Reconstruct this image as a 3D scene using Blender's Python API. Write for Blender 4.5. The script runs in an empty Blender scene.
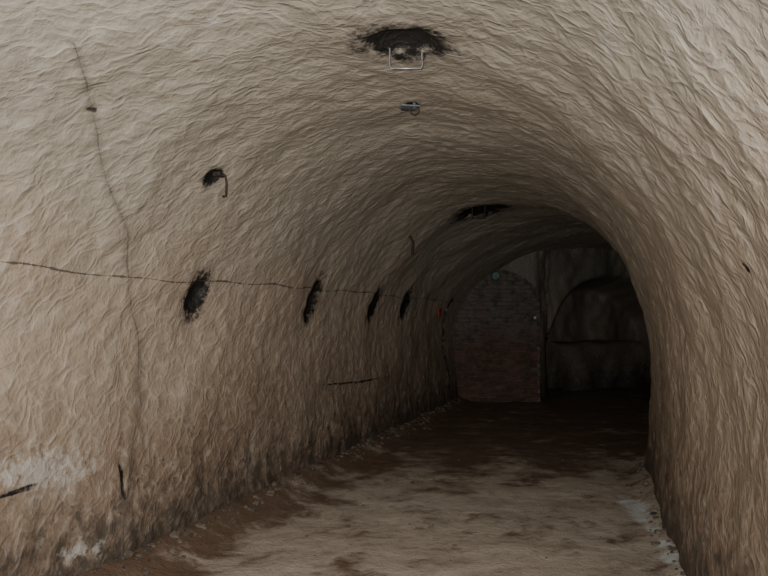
import bpy, bmesh, math, random
import numpy as np
from mathutils import Vector, noise, Matrix
random.seed(4)
H=3.0; CAMZ=1.6
col=bpy.context.collection
# tunnel plan (metres): foot of left and right walls
Lp=[(-3.9,-2.2),(-3.5,-0.9),(-2.87,1.0),(-1.88,4.0),(-1.35,5.6),(-.76,7.4),(-.3,8.8),(.17,10.2),(.53,11.3),(.89,12.4),(1.12,13.1),(1.4,14.2)]
Rp=[(0.3,-3.5),(0.55,-2.0),(0.88,0.0),(1.52,3.0),(1.9,4.6),(2.35,6.45),(2.78,7.8),(3.45,9.2),(4.4,10.6),(5.6,12.0),(6.8,13.8),(8.2,18.3)]
def cr(P,k):
    n=len(P); i=min(int(k),n-2); f=k-i
    p=[np.array(P[max(0,min(n-1,j))],float) for j in (i-1,i,i+1,i+2)]
    return .5*((2*p[1])+(-p[0]+p[2])*f+(2*p[0]-5*p[1]+4*p[2]-p[3])*f*f+(-p[0]+3*p[1]-3*p[2]+p[3])*f**3)
ks=np.linspace(0,len(Lp)-1.0001,1500)
A=np.array([cr(Lp,k) for k in ks]); B=np.array([cr(Rp,k) for k in ks])
seg=np.r_[0,np.cumsum(np.linalg.norm(np.diff((A*.6+B*.4),axis=0),axis=1))]
TOT=seg[-1]; NS=int(TOT/.024); NP=350
sU=np.linspace(0,TOT,NS)
AL=np.stack([np.interp(sU,seg,A[:,i]) for i in (0,1)],1); BR=np.stack([np.interp(sU,seg,B[:,i]) for i in (0,1)],1)
def profile(w):
    z0=1.1; n=2.05; pts=[]
    for z in np.linspace(-.1,z0,30)[:-1]: pts.append((-w+0.05*(1-z/z0)**2,z))
    for t in np.linspace(0,math.pi,160):
        c,s=math.cos(t),math.sin(t)
        pts.append((-w*math.copysign(abs(c)**(2/n),c), z0+(H-z0)*abs(s)**(2/n)))
    for z in np.linspace(z0,-.1,30)[1:]: pts.append((w-0.05*(1-z/z0)**2,z))
    pts=np.array(pts); d=np.r_[0,np.cumsum(np.linalg.norm(np.diff(pts,axis=0),axis=1))]
    q=np.linspace(0,d[-1],NP)
    return np.interp(q,d,pts[:,0]),np.interp(q,d,pts[:,1]),q
P=np.zeros((NS,NP,3)); UV=np.zeros((NS,NP,2))
for i in range(NS):
    a,b=AL[i],BR[i]; c=(a+b)/2; w=np.linalg.norm(b-a)/2; dr=(b-a)/(2*w)
    x,z,q=profile(w)
    P[i,:,0]=c[0]+dr[0]*x; P[i,:,1]=c[1]+dr[1]*x; P[i,:,2]=z
    UV[i,:,0]=sU[i]; UV[i,:,1]=q-q[-1]/2
def normals(P):
    n=np.cross(np.gradient(P,axis=0),np.gradient(P,axis=1)); return n/(np.linalg.norm(n,axis=2,keepdims=True)+1e-9)
N0=normals(P); SG=-1.0 if N0[NS//3,NP//2,2]>0 else 1.0
N0*=SG
pitch=math.atan(27/747)
def mk(p,q,minor,depth):
    p=np.array(p); q=np.array(q); return ((p+q)/2,(q-p)/2,minor,depth)
# pockets and patches in wall-surface coordinates (metres along, metres round)
whites=[mk((6.17,-.54),(6.2,-.49),.05,0),mk((5.99,1.27),(5.91,1.32),.04,0),mk((6.36,-3.21),(6.95,-3.24),.10,0),mk((6.77,-3.74),(7.01,-3.74),.05,0)]
marks=[mk((6.87,.02),(6.75,.41),.20,.09),mk((8.02,-.09),(8.05,-.01),.10,.03),mk((12.22,-.5),(12.92,-.31),.3,.10),
 mk((7.4,-1.4),(7.5,-1.3),.06,.03),mk((8.02,-2.06),(7.92,-2.35),.10,.05),mk((10.13,-1.95),(9.98,-2.34),.10,.04),mk((11.92,-1.98),(11.78,-2.34),.11,.04),
 mk((13.23,-2.02),(13.14,-2.40),.14,.04),mk((16.23,-2.7),(16.28,-3),.10,.05),mk((16.36,-3.13),(16.91,-4.66),.10,.10),mk((6.17,-1.26),(6.23,-1.26),.015,.01),
 mk((6.31,2.20),(6.25,2.24),.015,.0),mk((7.24,-3.28),(7.27,-3.53),.014,.02),mk((6.30,-3.33),(6.55,-3.31),.012,.02),mk((10.6,-3.01),(12.4,-3.11),.010,.005)]
VCR=[(5.76,-.97),(6.33,-1.36),(6.98,-1.85),(7.4,-2.46),(7.5,-2.93),(7.32,-3.35),(7.24,-3.8)]
XCR=[(6.17,1.85),(6.59,1.83),(7.71,1.84),(9.87,1.86),(12.82,1.84),(16.05,1.82)]
U=UV[...,0]; V=UV[...,1]
def field(ms):
    f=np.full(U.shape,4.0)
    for c,ax,mi,dep in ms:
        L=max(np.linalg.norm(ax),.015); d=ax/L
        du=U-c[0]; dv=V-c[1]
        a=(du*d[0]+dv*d[1])/L; b=(-du*d[1]+dv*d[0])/mi
        f=np.minimum(f,np.sqrt(a*a+b*b))
    return f
hole=field(marks); white=field(whites)
def sst(x,a,b):
    t=np.clip((x-a)/(b-a),0,1); return t*t*(3-2*t)
disp=np.zeros(U.shape)
nz=noise.noise
flat=P.reshape(-1,3); uf=U.reshape(-1); vf=V.reshape(-1)
dd=np.empty(len(flat))
ca,sa=math.cos(.8),math.sin(.8)
for k in range(len(flat)):
    x,y,z=flat[k]; u=uf[k]; v=-abs(vf[k])
    lo=nz(Vector((x*.55,y*.55,z*.55+3)))*.08
    md=nz(Vector((x*1.9,y*1.9,z*1.9)))*.035
    w1=nz(Vector((u*2.2,v*2.2,5)))*.22
    a=(u*ca+v*sa)+w1; b=(-u*sa+v*ca)-w1*.7
    dd[k]=lo+md+nz(Vector((a*5.5,b*8.5,.3)))*.007+nz(Vector((x*9,y*9,z*9)))*.010
dd=dd.reshape(U.shape)
for m_ in marks: disp-=m_[3]*(1-sst(field([m_]),.35,1.1))
Pd=P+N0*(dd+disp)[...,None]
Nd=normals(Pd)*SG
crH=P[...,2]-(np.interp(U,[c[0] for c in XCR],[c[1] for c in XCR])+.012*np.sin(U*2.3)+.008*np.sin(U*7.1))
crH[V>0]=5
vo=sorted(VCR,key=lambda q:q[1])
crV=U-np.interp(V,[q[1] for q in vo],[q[0] for q in vo])-.02*np.sin(V*9)
crV[(V>vo[-1][1])]=5
class G:
    def __init__(s,name):
        s.m=bpy.data.materials.new(name); s.m.use_nodes=True; s.t=s.m.node_tree; s.b=s.t.nodes['Principled BSDF']
    def n(s,t,**k):
        x=s.t.nodes.new(t)
        for a,b in k.items(): setattr(x,a,b)
        return x
    def l(s,a,b): s.t.links.new(a,b)
    def mt(s,op,a,b=None,c=None,clamp=False):
        x=s.n('ShaderNodeMath',operation=op,use_clamp=clamp)
        for i,v in enumerate((a,b,c)):
            if v is None: continue
            if isinstance(v,(int,float)): x.inputs[i].default_value=v
            else: s.l(v,x.inputs[i])
        return x.outputs[0]
    def noise(s,vec,scale,detail=4,rough=.55,dist=0):
        x=s.n('ShaderNodeTexNoise'); x.inputs['Scale'].default_value=scale; x.inputs['Detail'].default_value=detail
        x.inputs['Roughness'].default_value=rough; x.inputs['Distortion'].default_value=dist
        if vec is not None: s.l(vec,x.inputs['Vector'])
        return x.outputs['Fac']
    def mr(s,v,a,b,c=0,d=1,sm=True):
        x=s.n('ShaderNodeMapRange',interpolation_type='SMOOTHSTEP' if sm else 'LINEAR')
        s.l(v,x.inputs[0])
        for i,q in enumerate((a,b,c,d)): x.inputs[i+1].default_value=q
        return x.outputs[0]
    def mix(s,f,a,b,bt='MIX'):
        x=s.n('ShaderNodeMix',data_type='RGBA',blend_type=bt)
        if isinstance(f,(int,float)): x.inputs[0].default_value=f
        else: s.l(f,x.inputs[0])
        for i,v in ((6,a),(7,b)):
            if isinstance(v,tuple): x.inputs[i].default_value=(*v,1)
            else: s.l(v,x.inputs[i])
        return x.outputs[2]
    def attr(s,n): return s.n('ShaderNodeAttribute',attribute_name=n).outputs['Fac']
    def bump(s,h,strength,dist,prev=None):
        x=s.n('ShaderNodeBump'); x.inputs['Strength'].default_value=strength; x.inputs['Distance'].default_value=dist
        s.l(h,x.inputs['Height'])
        if prev is not None: s.l(prev,x.inputs['Normal'])
        return x.outputs[0]
def rock(name,attrs=True):
    g=G(name); tc=g.n('ShaderNodeTexCoord'); obj=tc.outputs['Object']
    uv=g.n('ShaderNodeUVMap',uv_map='UVMap').outputs[0]
    sp=g.n('ShaderNodeSeparateXYZ'); g.l(uv,sp.inputs[0])
    av=g.mt('MULTIPLY',g.mt('ABSOLUTE',sp.outputs[1]),-1)
    cb=g.n('ShaderNodeCombineXYZ'); g.l(sp.outputs[0],cb.inputs[0]); g.l(av,cb.inputs[1])
    wn=g.n('ShaderNodeTexNoise'); wn.inputs['Scale'].default_value=5.5; wn.inputs['Detail'].default_value=2; g.l(obj,wn.inputs['Vector'])
    wm=g.n('ShaderNodeVectorMath',operation='MULTIPLY_ADD'); g.l(wn.outputs['Color'],wm.inputs[0]); wm.inputs[1].default_value=(.24,.24,0); g.l(cb.outputs[0],wm.inputs[2])
    def rot(a,sx,sy):
        r=g.n('ShaderNodeVectorRotate',rotation_type='Z_AXIS'); r.inputs['Angle'].default_value=a; g.l(wm.outputs[0],r.inputs['Vector'])
        m=g.n('ShaderNodeVectorMath',operation='MULTIPLY'); g.l(r.outputs[0],m.inputs[0]); m.inputs[1].default_value=(sx,sy,1); return m.outputs[0]
    vo_=g.n('ShaderNodeTexVoronoi',voronoi_dimensions='2D',feature='F1'); vo_.inputs['Scale'].default_value=1
    g.l(rot(-.75,12,22),vo_.inputs['Vector']); s1=g.mt('POWER',vo_.outputs['Distance'],1.5)
    s2=g.noise(rot(-1.0,18,32),1,3,.65)
    big=g.noise(obj,.9,4,.6); medn=g.noise(obj,7,5,.7); fine=g.noise(obj,50,3,.7)
    z=g.n('ShaderNodeSeparateXYZ'); g.l(obj,z.inputs[0]); z=z.outputs[2]
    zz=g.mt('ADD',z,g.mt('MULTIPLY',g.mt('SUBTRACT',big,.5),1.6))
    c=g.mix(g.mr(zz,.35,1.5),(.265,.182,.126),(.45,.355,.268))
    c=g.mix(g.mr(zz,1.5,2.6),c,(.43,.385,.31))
    c=g.mix(g.mr(medn,.35,.7,0,.35),c,(.32,.27,.21))
    c=g.mix(g.mr(g.noise(obj,2.3,5,.7),.55,.75,0,.4),c,(.53,.49,.43))
    c=g.mix(g.mr(s1,.15,.8,.0,.30),c,(.64,.58,.50))
    c=g.mix(g.mr(fine,.5,.75,0,.3),c,(.18,.145,.11))
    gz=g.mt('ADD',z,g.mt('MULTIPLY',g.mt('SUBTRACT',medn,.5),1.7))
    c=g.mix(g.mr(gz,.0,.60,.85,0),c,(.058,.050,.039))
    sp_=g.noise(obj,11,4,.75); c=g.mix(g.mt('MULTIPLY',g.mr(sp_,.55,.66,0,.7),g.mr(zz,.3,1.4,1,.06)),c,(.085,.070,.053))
    h0=g.mt('ADD',g.mt('MULTIPLY',s1,.45),g.mt('MULTIPLY',s2,.40))
    h0=g.mt('ADD',h0,g.mt('MULTIPLY',medn,1.0))
    h0=g.mt('ADD',h0,g.mt('MULTIPLY',fine,.2))
    if attrs:
        nn=g.mt('MULTIPLY',g.mt('SUBTRACT',sp_,.5),2.4)
        wmk=g.mr(g.mt('ADD',g.attr('white'),g.mt('MULTIPLY',nn,2.2)),.4,1.3,.6,0)
        c=g.mix(wmk,c,(.58,.56,.52))
        hk=g.mr(g.mt('ADD',g.attr('hole'),nn),.85,1.45,1,0)
        halo=g.mr(g.mt('ADD',g.attr('hole'),g.mt('MULTIPLY',nn,1.3)),.8,2.0,.5,0)
        c=g.mix(halo,c,(.12,.10,.08)); c=g.mix(hk,c,(.010,.009,.008))
        ch=g.mt('LESS_THAN',g.mt('ABSOLUTE',g.attr('crack_h')),g.mr(medn,.42,.66,.001,.010,False))
        cvw=g.mt('ABSOLUTE',g.attr('crack_v'))
        cv=g.mt('LESS_THAN',cvw,g.mr(medn,.45,.68,.0008,.008,False))
        c=g.mix(g.mr(cvw,.0,.07,.38,0),c,(.14,.11,.09))
        ck=g.mt('MAXIMUM',ch,g.mt('MULTIPLY',cv,.65))
        c=g.mix(g.mt('MULTIPLY',ck,.75),c,(.05,.04,.035))
        h0=g.mt('SUBTRACT',h0,g.mt('MULTIPLY',ck,.4))
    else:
        c=g.mix(.55,c,(.085,.082,.07))  # far-end copy of the stone, fading of the flash darkened into its colour
    g.l(c,g.b.inputs['Base Color']); g.b.inputs['Roughness'].default_value=.55; g.b.inputs['Specular IOR Level'].default_value=.45
    g.l(g.bump(h0,.6,.028),g.b.inputs['Normal'])
    return g.m
ROCK=rock('carved_sandstone'); ROCK_DIM=rock('carved_sandstone_end_dimmed',False)
def simple(name,colr,rough=.6,metal=0,ns=30,var=.5):
    g=G(name); o=g.n('ShaderNodeTexCoord').outputs['Object']; n=g.noise(o,ns,5,.6)
    c=g.mix(g.mr(n,.3,.7),tuple(x*(1-var) for x in colr),tuple(min(1,x*(1+var)) for x in colr))
    g.l(c,g.b.inputs['Base Color']); g.b.inputs['Roughness'].default_value=rough; g.b.inputs['Metallic'].default_value=metal
    g.l(g.bump(n,.4,.004),g.b.inputs['Normal']); return g.m
METAL=simple('galvanised_metal',(.5,.5,.51),.4,.6,60,.2); RUST=simple('rusty_iron',(.05,.035,.028),.7,.3,50,.5)
def gridmesh(name,Pg,mat,uvg=None,Ng=None,attrs={}):
    a,b=Pg.shape[:2]; me=bpy.data.meshes.new(name)
    idx=np.arange(a*b).reshape(a,b)
    q=np.stack([idx[:-1,:-1],idx[1:,:-1],idx[1:,1:],idx[:-1,1:]],-1).reshape(-1,4)
    fn=np.cross(Pg[1,0]-Pg[0,0],Pg[0,1]-Pg[0,0])
    if Ng is not None and (Ng[0,0]*fn).sum()<0: q=q[:,::-1]
    me.vertices.add(a*b); me.vertices.foreach_set('co',Pg.reshape(-1).astype(np.float32))
    me.loops.add(q.size); me.loops.foreach_set('vertex_index',q.reshape(-1).astype(np.int32))
    me.polygons.add(len(q)); me.polygons.foreach_set('loop_start',(np.arange(len(q))*4).astype(np.int32))
    me.update(calc_edges=True); me.validate()
    me.polygons.foreach_set('use_smooth',np.ones(len(q),bool))
    if uvg is not None:
        l=me.uv_layers.new(name='UVMap'); l.data.foreach_set('uv',uvg.reshape(-1,2)[q.reshape(-1)].reshape(-1).astype(np.float32))
    for k,v in attrs.items():
        at=me.attributes.new(k,'FLOAT','POINT'); at.data.foreach_set('value',v.reshape(-1).astype(np.float32))
    if Ng is not None: me.normals_split_custom_set_from_vertices(Ng.reshape(-1,3).tolist())
    me.materials.append(mat); o=bpy.data.objects.new(name,me); col.objects.link(o); return o
j1,j2=int(NP*.33),int(NP*.67)
for nm,a,b in (('wall_left',0,j1+1),('ceiling',j1,j2+1),('wall_right',j2,NP)):
    s=(slice(None),slice(a,b))
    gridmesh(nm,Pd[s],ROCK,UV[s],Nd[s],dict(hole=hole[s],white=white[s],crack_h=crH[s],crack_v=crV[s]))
# floor
gx=np.arange(-5,9.5,.045); gy=np.arange(-4,19.5,.045)
X,Y=np.meshgrid(gx,gy,indexing='ij'); Z=np.zeros(X.shape)
def fh(x,y):
    return nz(Vector((x*.8,y*.8,0)))*.018+nz(Vector((x*3,y*3,2)))*.014+nz(Vector((x*9,y*9,2)))*.008
for i in range(X.shape[0]):
    for j in range(X.shape[1]): Z[i,j]=fh(X[i,j],Y[i,j])
Lx=np.interp(Y,[p[1] for p in Lp],[p[0] for p in Lp]); dL=(X-Lx)*.95
Z+=.12*(1-sst(dL,0,.42))
Rx=np.interp(Y,[p[1] for p in Rp],[p[0] for p in Rp]); dR=(Rx-X)*.95
Z+=.07*(1-sst(dR,0,.22))
salt=np.full(X.shape,4.0)
for (sx,sy,r) in ((2.10,6.3,.08),(2.03,5.95,.06),(1.98,5.6,.035),(1.92,5.2,.035),(1.86,4.85,.045)):
    salt=np.minimum(salt,np.hypot((X-sx)/r,(Y-sy)/(r*3.5)))
g=G('damp_earth_floor'); obj=g.n('ShaderNodeTexCoord').outputs['Object']
n1=g.noise(obj,1.8,6,.68,.3); n2=g.noise(obj,6,5,.75); n3=g.noise(obj,60,3,.7)
pale=g.mt('ADD',g.attr('pale'),g.mt('ADD',g.mt('MULTIPLY',g.mt('SUBTRACT',n1,.5),3.6),g.mt('MULTIPLY',g.mt('SUBTRACT',n2,.5),1.8)))
c=g.mix(g.mr(pale,.1,1.0),(.17,.112,.076),(.50,.44,.36))
c=g.mix(g.mr(n2,.45,.7,0,.5),c,(.25,.175,.125))
c=g.mix(g.mr(n3,.55,.75,0,.4),c,(.07,.05,.036))
c=g.mix(g.mr(g.mt('ADD',g.attr('salt'),g.mt('MULTIPLY',g.mt('SUBTRACT',n2,.5),3)),.6,1.5,.85,0),c,(.66,.71,.72))
g.l(c,g.b.inputs['Base Color']); g.l(g.mr(pale,.1,.8,.40,.8),g.b.inputs['Roughness'])
g.l(g.bump(g.mt('ADD',n2,g.mt('MULTIPLY',n3,.3)),.8,.03),g.b.inputs['Normal'])
pale=sst(dL,.15,.75)*(1-sst(Y,6.4,9.5))*.85+.05  # floor tone: paler up front, browner farther in and beside the left wall
FLOOR=gridmesh('floor',np.stack([X,Y,Z],-1),g.m,None,None,dict(pale=pale,salt=salt))
# end wall with arched alcove
plan=np.array([(1.0,13.95),(2.9,14.2),(3.3,14.65),(8.6,18.4)]); pl=np.r_[0,np.cumsum(np.linalg.norm(np.diff(plan,axis=0),axis=1))]
uu=np.arange(0,pl[-1],.05); zz=np.arange(-.1,3.3,.05)
bx=np.interp(uu,pl,plan[:,0]); by=np.interp(uu,pl,plan[:,1])
PE=np.zeros((len(uu),len(zz),3)); UE=np.zeros((len(uu),len(zz),2))
for i,u in enumerate(uu):
    x0,y0=bx[i],by[i]
    for j,z in enumerate(zz):
        hw=1.75; top=2.42; x1=x0+nz(Vector((z*1.3,u,2)))*.12; e=abs((x1-4.95)/hw)
        zt=top-1.45*(1-math.sqrt(max(0,1-min(e,1)**2)))
        ins=min((1-e)*hw,zt-z) if e<1 else -(e-1)*hw
        t=max(0,min(1,(ins+.06)/.35)); t=t*t*(3-2*t); dep=1.2*t
        dz=nz(Vector((u*1.2,z*1.2,7)))*.2+nz(Vector((u*4,z*4,7)))*.06
        if u<2.1: dz*=.25
        PE[i,j]=(x0-.35*dep,y0+dep+dz,z); UE[i,j]=(u,z)
WB=gridmesh('wall_back',PE,ROCK_DIM,UE)
def boxmesh(name,boxes,mat,parent=None):
    bm=bmesh.new()
    for (c,s,rz) in boxes:
        r=bmesh.ops.create_cube(bm,size=1); M=Matrix.Translation(c)@Matrix.Rotation(rz,4,'Z')@Matrix.Diagonal((*s,1))
        bmesh.ops.transform(bm,matrix=M,verts=r['verts'])
    bmesh.ops.bevel(bm,geom=bm.edges[:],offset=min(.006,min(min(b[1]) for b in boxes)*.3),segments=1,affect='EDGES')
    me=bpy.data.meshes.new(name); bm.to_mesh(me); bm.free(); me.materials.append(mat)
    o=bpy.data.objects.new(name,me); col.objects.link(o)
    if parent: o.parent=parent
    return o
# low rough rock ledge inside the alcove
ue=np.linspace(0,2.6,60); pr=[(0,-.05),(0,.3),(.02,.7),(.05,.98),(.12,1.05),(.5,1.07),(.95,1.08)]
m3=len(pr)*3-2; PBn=np.zeros((60,m3,3)); UB=np.zeros((60,m3,2))
pq=np.interp(np.linspace(0,len(pr)-1,m3),range(len(pr)),[p[0] for p in pr]); pz_=np.interp(np.linspace(0,len(pr)-1,m3),range(len(pr)),[p[1] for p in pr])
for i,u in enumerate(ue):
    for j in range(m3):
        n_=nz(Vector((u*2,pz_[j]*2,pq[j]*2)))*.12
        PBn[i,j]=(3.75+u*.85-pq[j]*.5-n_*.3,15.75+u*.5+pq[j]*.85+n_,pz_[j]*.95+n_*.5); UB[i,j]=(u,pz_[j]+pq[j])
lb=gridmesh('ledge',PBn,ROCK_DIM,UB); lb.parent=WB
# brick wall
g=G('old_brick'); obj=g.n('ShaderNodeTexCoord').outputs['Object']; geo=g.n('ShaderNodeNewGeometry')
z=g.n('ShaderNodeSeparateXYZ'); g.l(obj,z.inputs[0])
c=g.mix(geo.outputs['Random Per Island'],(.11,.055,.04),(.18,.095,.068))
n=g.noise(obj,3,5,.6); zz_=g.mt('ADD',z.outputs[2],g.mt('MULTIPLY',g.mt('SUBTRACT',n,.5),2))
c=g.mix(g.mr(zz_,.9,1.8,0,.75),c,(.19,.18,.155)); c=g.mix(g.mr(g.noise(obj,6,5,.7),.42,.66,0,.75),c,(.042,.036,.029))
g.l(c,g.b.inputs['Base Color']); g.b.inputs['Roughness'].default_value=.85; BR_M=g.m
MORT=simple('lime_mortar',(.14,.125,.105),.9,0,9,.6)
p0=Vector((1.22,13.78,0)); dv=Vector((1.68,.2,0)); Wd=dv.length; dv.normalize(); rz=math.atan2(dv.y,dv.x); nrm=Vector((dv.y,-dv.x,0))
bp=bpy.data.objects.new('brick_wall',None); col.objects.link(bp)
bl=[]; row=0; zc=.04
while zc<2.55:
    off=-.1175 if row%2 else 0; u=off
    while u<Wd:
        a,b=max(u,0),min(u+.223,Wd); m_=(a+b)/2
        top=1.70+.72*math.sqrt(max(0,1-((m_-Wd/2)/(Wd/2+.05))**2))
        if b-a>.05 and zc<top and random.random()>.015:
            bl.append((p0+dv*m_+nrm*random.uniform(0,.014)+Vector((0,0,zc)),(b-a,.10,.065),rz+random.uniform(-.015,.015)))
        u+=.235
    zc+=.077; row+=1
boxmesh('bricks',bl,BR_M,bp)
bm=bmesh.new(); vv=[]
for k in range(25):
    m_=Wd*k/24; top=1.73+.72*math.sqrt(max(0,1-((m_-Wd/2)/(Wd/2+.05))**2))
    q=p0+dv*m_+nrm*.040; vv.append((bm.verts.new(q+Vector((0,0,-.02))),bm.verts.new(q+Vector((0,0,top))),bm.verts.new(q-nrm*.15+Vector((0,0,top))),bm.verts.new(q-nrm*.15+Vector((0,0,-.02)))))
for a,b in zip(vv,vv[1:]):
    for i in range(4): bm.faces.new((a[i],b[i],b[(i+1)%4],a[(i+1)%4]))
me=bpy.data.meshes.new('mortar'); bm.to_mesh(me); bm.free(); me.materials.append(MORT); o=bpy.data.objects.new('mortar',me); o.parent=bp; col.objects.link(o)
def wire(name,pts,r,mat,parent=None,cyc=False):
    cu=bpy.data.curves.new(name,'CURVE'); cu.dimensions='3D'; cu.bevel_depth=r; cu.bevel_resolution=3; cu.use_fill_caps=True
    s=cu.splines.new('POLY'); s.points.add(len(pts)-1); s.use_cyclic_u=cyc
    for i,p in enumerate(pts): s.points[i].co=(*p,1)
    o=bpy.data.objects.new(name,cu); col.objects.link(o)
    dg=bpy.context.evaluated_depsgraph_get(); me=bpy.data.meshes.new_from_object(o.evaluated_get(dg)); bpy.data.objects.remove(o)
    me.materials.clear(); me.materials.append(mat)
    for p in me.polygons: p.use_smooth=True
    o=bpy.data.objects.new(name,me); col.objects.link(o)
    if parent: o.parent=parent
    return o
def emp(n):
    e=bpy.data.objects.new(n,None); col.objects.link(e); return e
e=emp('ceiling_light_bracket'); y=3.85
wire('stirrup',[(.03,y,3.10),(.03,y,2.90),(.04,y-.03,2.875),(.19,y-.03,2.875),(.20,y,2.90),(.19,y,3.10)],.0042,METAL,e)
wire('cable_loop',[(.20,y,3.1),(.235,y+.02,2.98),(.20,y+.02,2.93)],.004,RUST,e)
boxmesh('fixing_plate',[(Vector((.12,y+.05,3.06)),(.2,.05,.012),0)],RUST,e)
e=emp('ceiling_bracket'); px,py,pz=.17,4.91,3.0
boxmesh('plate',[(Vector((px,py,pz-.02)),(.13,.09,.012),.2),(Vector((px+.03,py,pz+.03)),(.02,.02,.12),.2)],simple('dull_zinc',(.22,.24,.26),.5,.5,60,.3),e)
wire('ring',[(px+.03+.03*math.cos(t),py-.03,pz-.05+.03*math.sin(t)) for t in np.linspace(0,6.28,13)[:-1]],.005,RUST,e,True)
e=emp('ceiling_light_bracket'); px,py,pz=1.2,9.35,2.95
wire('stirrup',[(px-.09,py,pz+.1),(px-.09,py,pz-.13),(px+.07,py,pz-.13),(px+.07,py,pz+.1)],.010,RUST,e)
e=emp('wall_hook'); n_=Vector((.9,-.35,-.2)).normalized(); b0=Vector((-1.06,4.76,2.5))
wire('hook',[b0-n_*.06,b0+n_*.05,b0+n_*.06+Vector((0,0,-.05)),b0+n_*.055+Vector((0,0,-.13)),b0+n_*.03+Vector((0,0,-.135))],.007,RUST,e)
boxmesh('wall_plate',[(b0+n_*.0,(.05,.08,.03),-.3)],RUST,e)
e=emp('wall_hook'); b0=Vector((.22,8.81,2.49))
wire('hook',[b0-n_*.08+Vector((-.07,0,.0)),b0+n_*.05+Vector((-.07,0,.05)),b0+n_*.08+Vector((.02,0,.05)),b0+n_*.08+Vector((.05,0,-.02)),b0+n_*.08+Vector((.04,0,-.16))],.016,RUST,e)
def disc(name,c,r,d,mat):
    bm=bmesh.new(); rr=bmesh.ops.create_cone(bm,cap_ends=True,segments=24,radius1=r,radius2=r*.75,depth=d,matrix=Matrix.Translation(c)@Matrix.Rotation(math.pi/2,4,'X'))
    me=bpy.data.meshes.new(name); bm.to_mesh(me); bm.free(); me.materials.append(mat); o=bpy.data.objects.new(name,me); col.objects.link(o); return o
disc('bulkhead_lamp',Vector((2.05,13.72,2.32)),.09,.10,simple('lamp_glass',(.16,.24,.22),.2))
boxmesh('red_tag',[(Vector((.85,12.01,1.65))+n_*.05,(.14,.02,.13),1.2)],simple('red_paint',(.40,.06,.05)))
boxmesh('reflector_plate',[(Vector((2.8,13.86,1.55)),(.05,.02,.05),.1)],simple('white_plastic',(.6,.6,.6)))
bm=bmesh.new()
def stone(x,y,z,r):
    m=bmesh.ops.create_icosphere(bm,subdivisions=1,radius=r); s=(random.uniform(.7,1.3),random.uniform(.7,1.3),random.uniform(.45,.8)); o=random.random()*50
    for v in m['verts']:
        k=1+.5*nz(v.co*(1.2/r)+Vector((o,0,0))); v.co=Vector((x+v.co.x*k*s[0],y+v.co.y*k*s[1],z+v.co.z*k*s[2]))
for k in range(1100):
    y_=random.uniform(1,13.5); r=.006+.035*random.random()**3
    if random.random()<.75:
        d=abs(random.gauss(.0,.10)); x_=np.interp(y_,[p[1] for p in Lp],[p[0] for p in Lp])+.06+d; z_=.12*(1-float(sst(np.array(d+.05),0,.42)))
    else:
        d=abs(random.gauss(.0,.07)); x_=np.interp(y_,[p[1] for p in Rp],[p[0] for p in Rp])-.06-d; z_=.07*(1-float(sst(np.array(d+.05),0,.22)))
    stone(x_,y_,z_+fh(x_,y_),r)
for k in range(120): stone(random.uniform(-1,2),random.uniform(4,9),.0,.004+.01*random.random()**2)
me=bpy.data.meshes.new('rubble'); bm.to_mesh(me); bm.free(); me.materials.append(simple('rubble_stone',(.12,.095,.072),.85,0,14,.6)); ro=bpy.data.objects.new('rubble',me); col.objects.link(ro); ro.parent=FLOOR
cd=bpy.data.cameras.new('camera'); cd.lens=35.0; cd.sensor_width=36; c=bpy.data.objects.new('camera',cd); col.objects.link(c)
c.location=(0,0,CAMZ); c.rotation_euler=(math.pi/2+pitch,0,0); bpy.context.scene.camera=c
l=bpy.data.lights.new('camera_flash','SPOT'); l.energy=800; l.shadow_soft_size=.03; l.spot_size=math.radians(98); l.spot_blend=1; l.color=(1,.985,.96)
lo=bpy.data.objects.new('camera_flash',l); lo.location=(-.09,0.03,1.68); col.objects.link(lo)
lo.rotation_euler=Vector((-.05,1,-.01)).to_track_quat('-Z','Y').to_euler()
w=bpy.data.worlds.new('World'); w.use_nodes=True; w.node_tree.nodes['Background'].inputs[0].default_value=(0,0,0,1); bpy.context.scene.world=w
